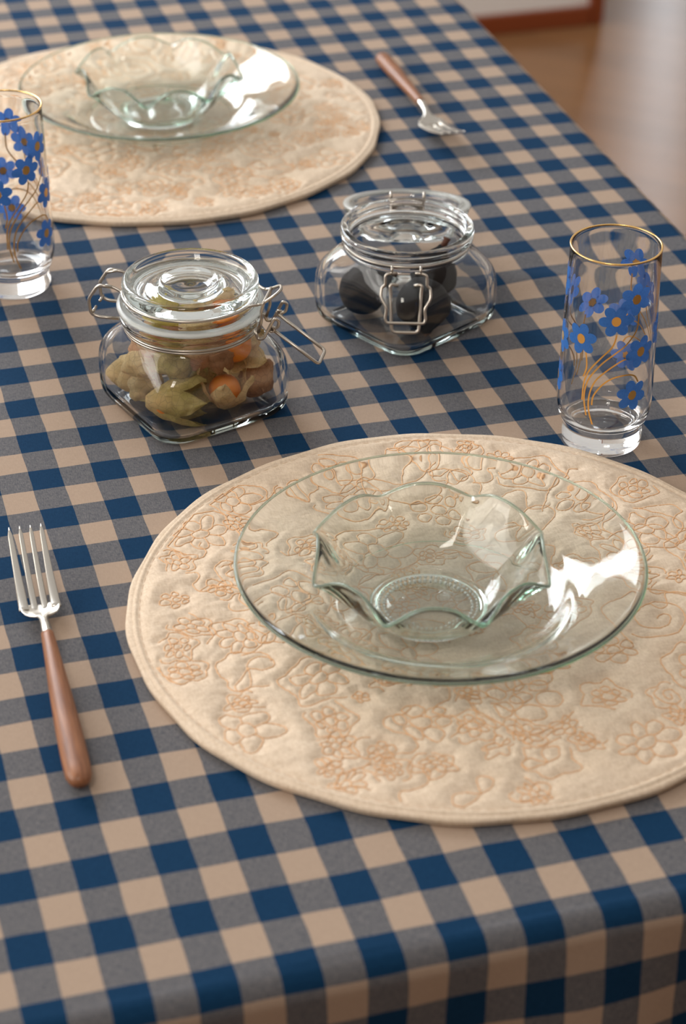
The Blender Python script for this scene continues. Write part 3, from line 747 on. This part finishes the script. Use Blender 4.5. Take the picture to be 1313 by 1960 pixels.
physalis('tan husk between the left corner and the front left husk', -.0320, .0100, .0360, .0140, (.3, .2, -1), H_TAN, 0, False, 1.5, 47.0)
physalis('brown husk above the split husk with the berry', .0180, .0140, .0430, .0130, (.9, .3, .3), H_BROWN, 0, False, 1.4, 50.0)
physalis('tan husk low at the left between jar corner and front husk', -.0310, .0070, .0170, .0125, (.5, .6, .2), H_TAN, 0, False, 1.5, 53.0)

# ------------------------------------------------------------------ forks
def interp(tab, y):
    for (a, *va), (b, *vb) in zip(tab, tab[1:]):
        if y <= b:
            t_ = (y-a)/(b-a); t_ = t_*t_*(3-2*t_) if False else t_; return [p+(q-p)*t_ for p, q in zip(va, vb)]
    return list(tab[-1][1:])
fk = thing('fork', 'wooden handled steel fork lying left of the front placemat', 'fork', (.0044+.0005, .0125, T), math.radians(-2.3), 'wooden handled forks')
# handle: y, half width, half thickness, centre z
tab = [(0, .0003, .0003, .0062), (.0010, .0032, .0028, .0062), (.0035, .0056, .0044, .0062), (.0080, .0070, .0052, .0062), (.0200, .0073, .0054, .0066), (.0450, .0070, .0052, .0080), (.0800, .0058, .0045, .0100), (.1050, .0046, .0038, .0114), (.1270, .0036, .0031, .0122)]
ys = [0, .0004, .001, .002, .0035, .0055, .008, .012]+list(np.linspace(.018, .127, 30))
V, F = [], []; N = 24
for y in ys:
    hw, ht, cz = interp(tab, y)
    for k in range(N): a = 2*PI*k/N; V.append((hw*math.cos(a), y, cz+ht*math.sin(a)))
for i in range(len(ys)-1):
    for k in range(N): F.append((i*N+k, (i+1)*N+k, (i+1)*N+(k+1) % N, i*N+(k+1) % N))
F.append(tuple(range(N))); F.append(tuple((len(ys)-1)*N+k for k in range(N))[::-1])
fix_normals(mesh_obj('handle', V, F, WOODH, fk))
# steel neck and shoulder
tab = [(.1250, .0034, .0028, .0122), (.1350, .0029, .0022, .0122), (.1430, .0024, .0017, .0110), (.1480, .0032, .0014, .0095), (.1510, .0066, .0012, .0078), (.1540, .0096, .0011, .0062), (.1575, .0110, .0010, .0050), (.1620, .0113, .0010, .0044), (.1660, .0113, .0009, .0044)]
ys = list(np.linspace(.125, .166, 36)); V, F = [], []
for y in ys:
    hw, ht, cz = interp(tab, y); cup_d = .0030*smoothstep(.146, .158, y)
    for k in range(N):
        a = 2*PI*k/N; x = hw*(abs(math.cos(a))**.8)*(1 if math.cos(a) > 0 else -1)
        V.append((x, y, cz+ht*math.sin(a)+cup_d*(x/.0113)**2))
for i in range(len(ys)-1):
    for k in range(N): F.append((i*N+k, (i+1)*N+k, (i+1)*N+(k+1) % N, i*N+(k+1) % N))
F.append(tuple(range(N))); F.append(tuple((len(ys)-1)*N+k for k in range(N))[::-1])
fix_normals(mesh_obj('fork_head', V, F, FORKM, fk))
for j, sx_ in enumerate((-1, -.333, .333, 1)):
    V, F = [], []; ysn = list(np.linspace(.160, .2215, 26)); K = 12
    for y in ysn:
        s = (y-.160)/.0615; cx = sx_*(.0092-.0002*s+.0004*s*s)
        hw = .0022*(1-s)+.0012*s if abs(sx_) < 1 else .0030*(1-s)+.0013*s
        if s > .93: hw *= max(.15, 1-(s-.93)/.07*.8)
        cz = .0046+.0030*(cx/.0113)**2*(1-s)+.0190*s**1.35; ht = .0010-.0003*s
        for k in range(K): a = 2*PI*k/K; V.append((cx+hw*math.cos(a), y, cz+ht*math.sin(a)))
    for i in range(len(ysn)-1):
        for k in range(K): F.append((i*K+k, (i+1)*K+k, (i+1)*K+(k+1) % K, i*K+(k+1) % K))
    F.append(tuple(range(K))); F.append(tuple((len(ysn)-1)*K+k for k in range(K))[::-1])
    fix_normals(mesh_obj('tine', V, F, FORKM, fk))
fk2 = dup(fk); fk2.location = (.4512, .940, T); fk2.rotation_euler = (0, 0, math.radians(180-1.6))
fk2['label'] = 'wooden handled steel fork lying right of the far placemat'
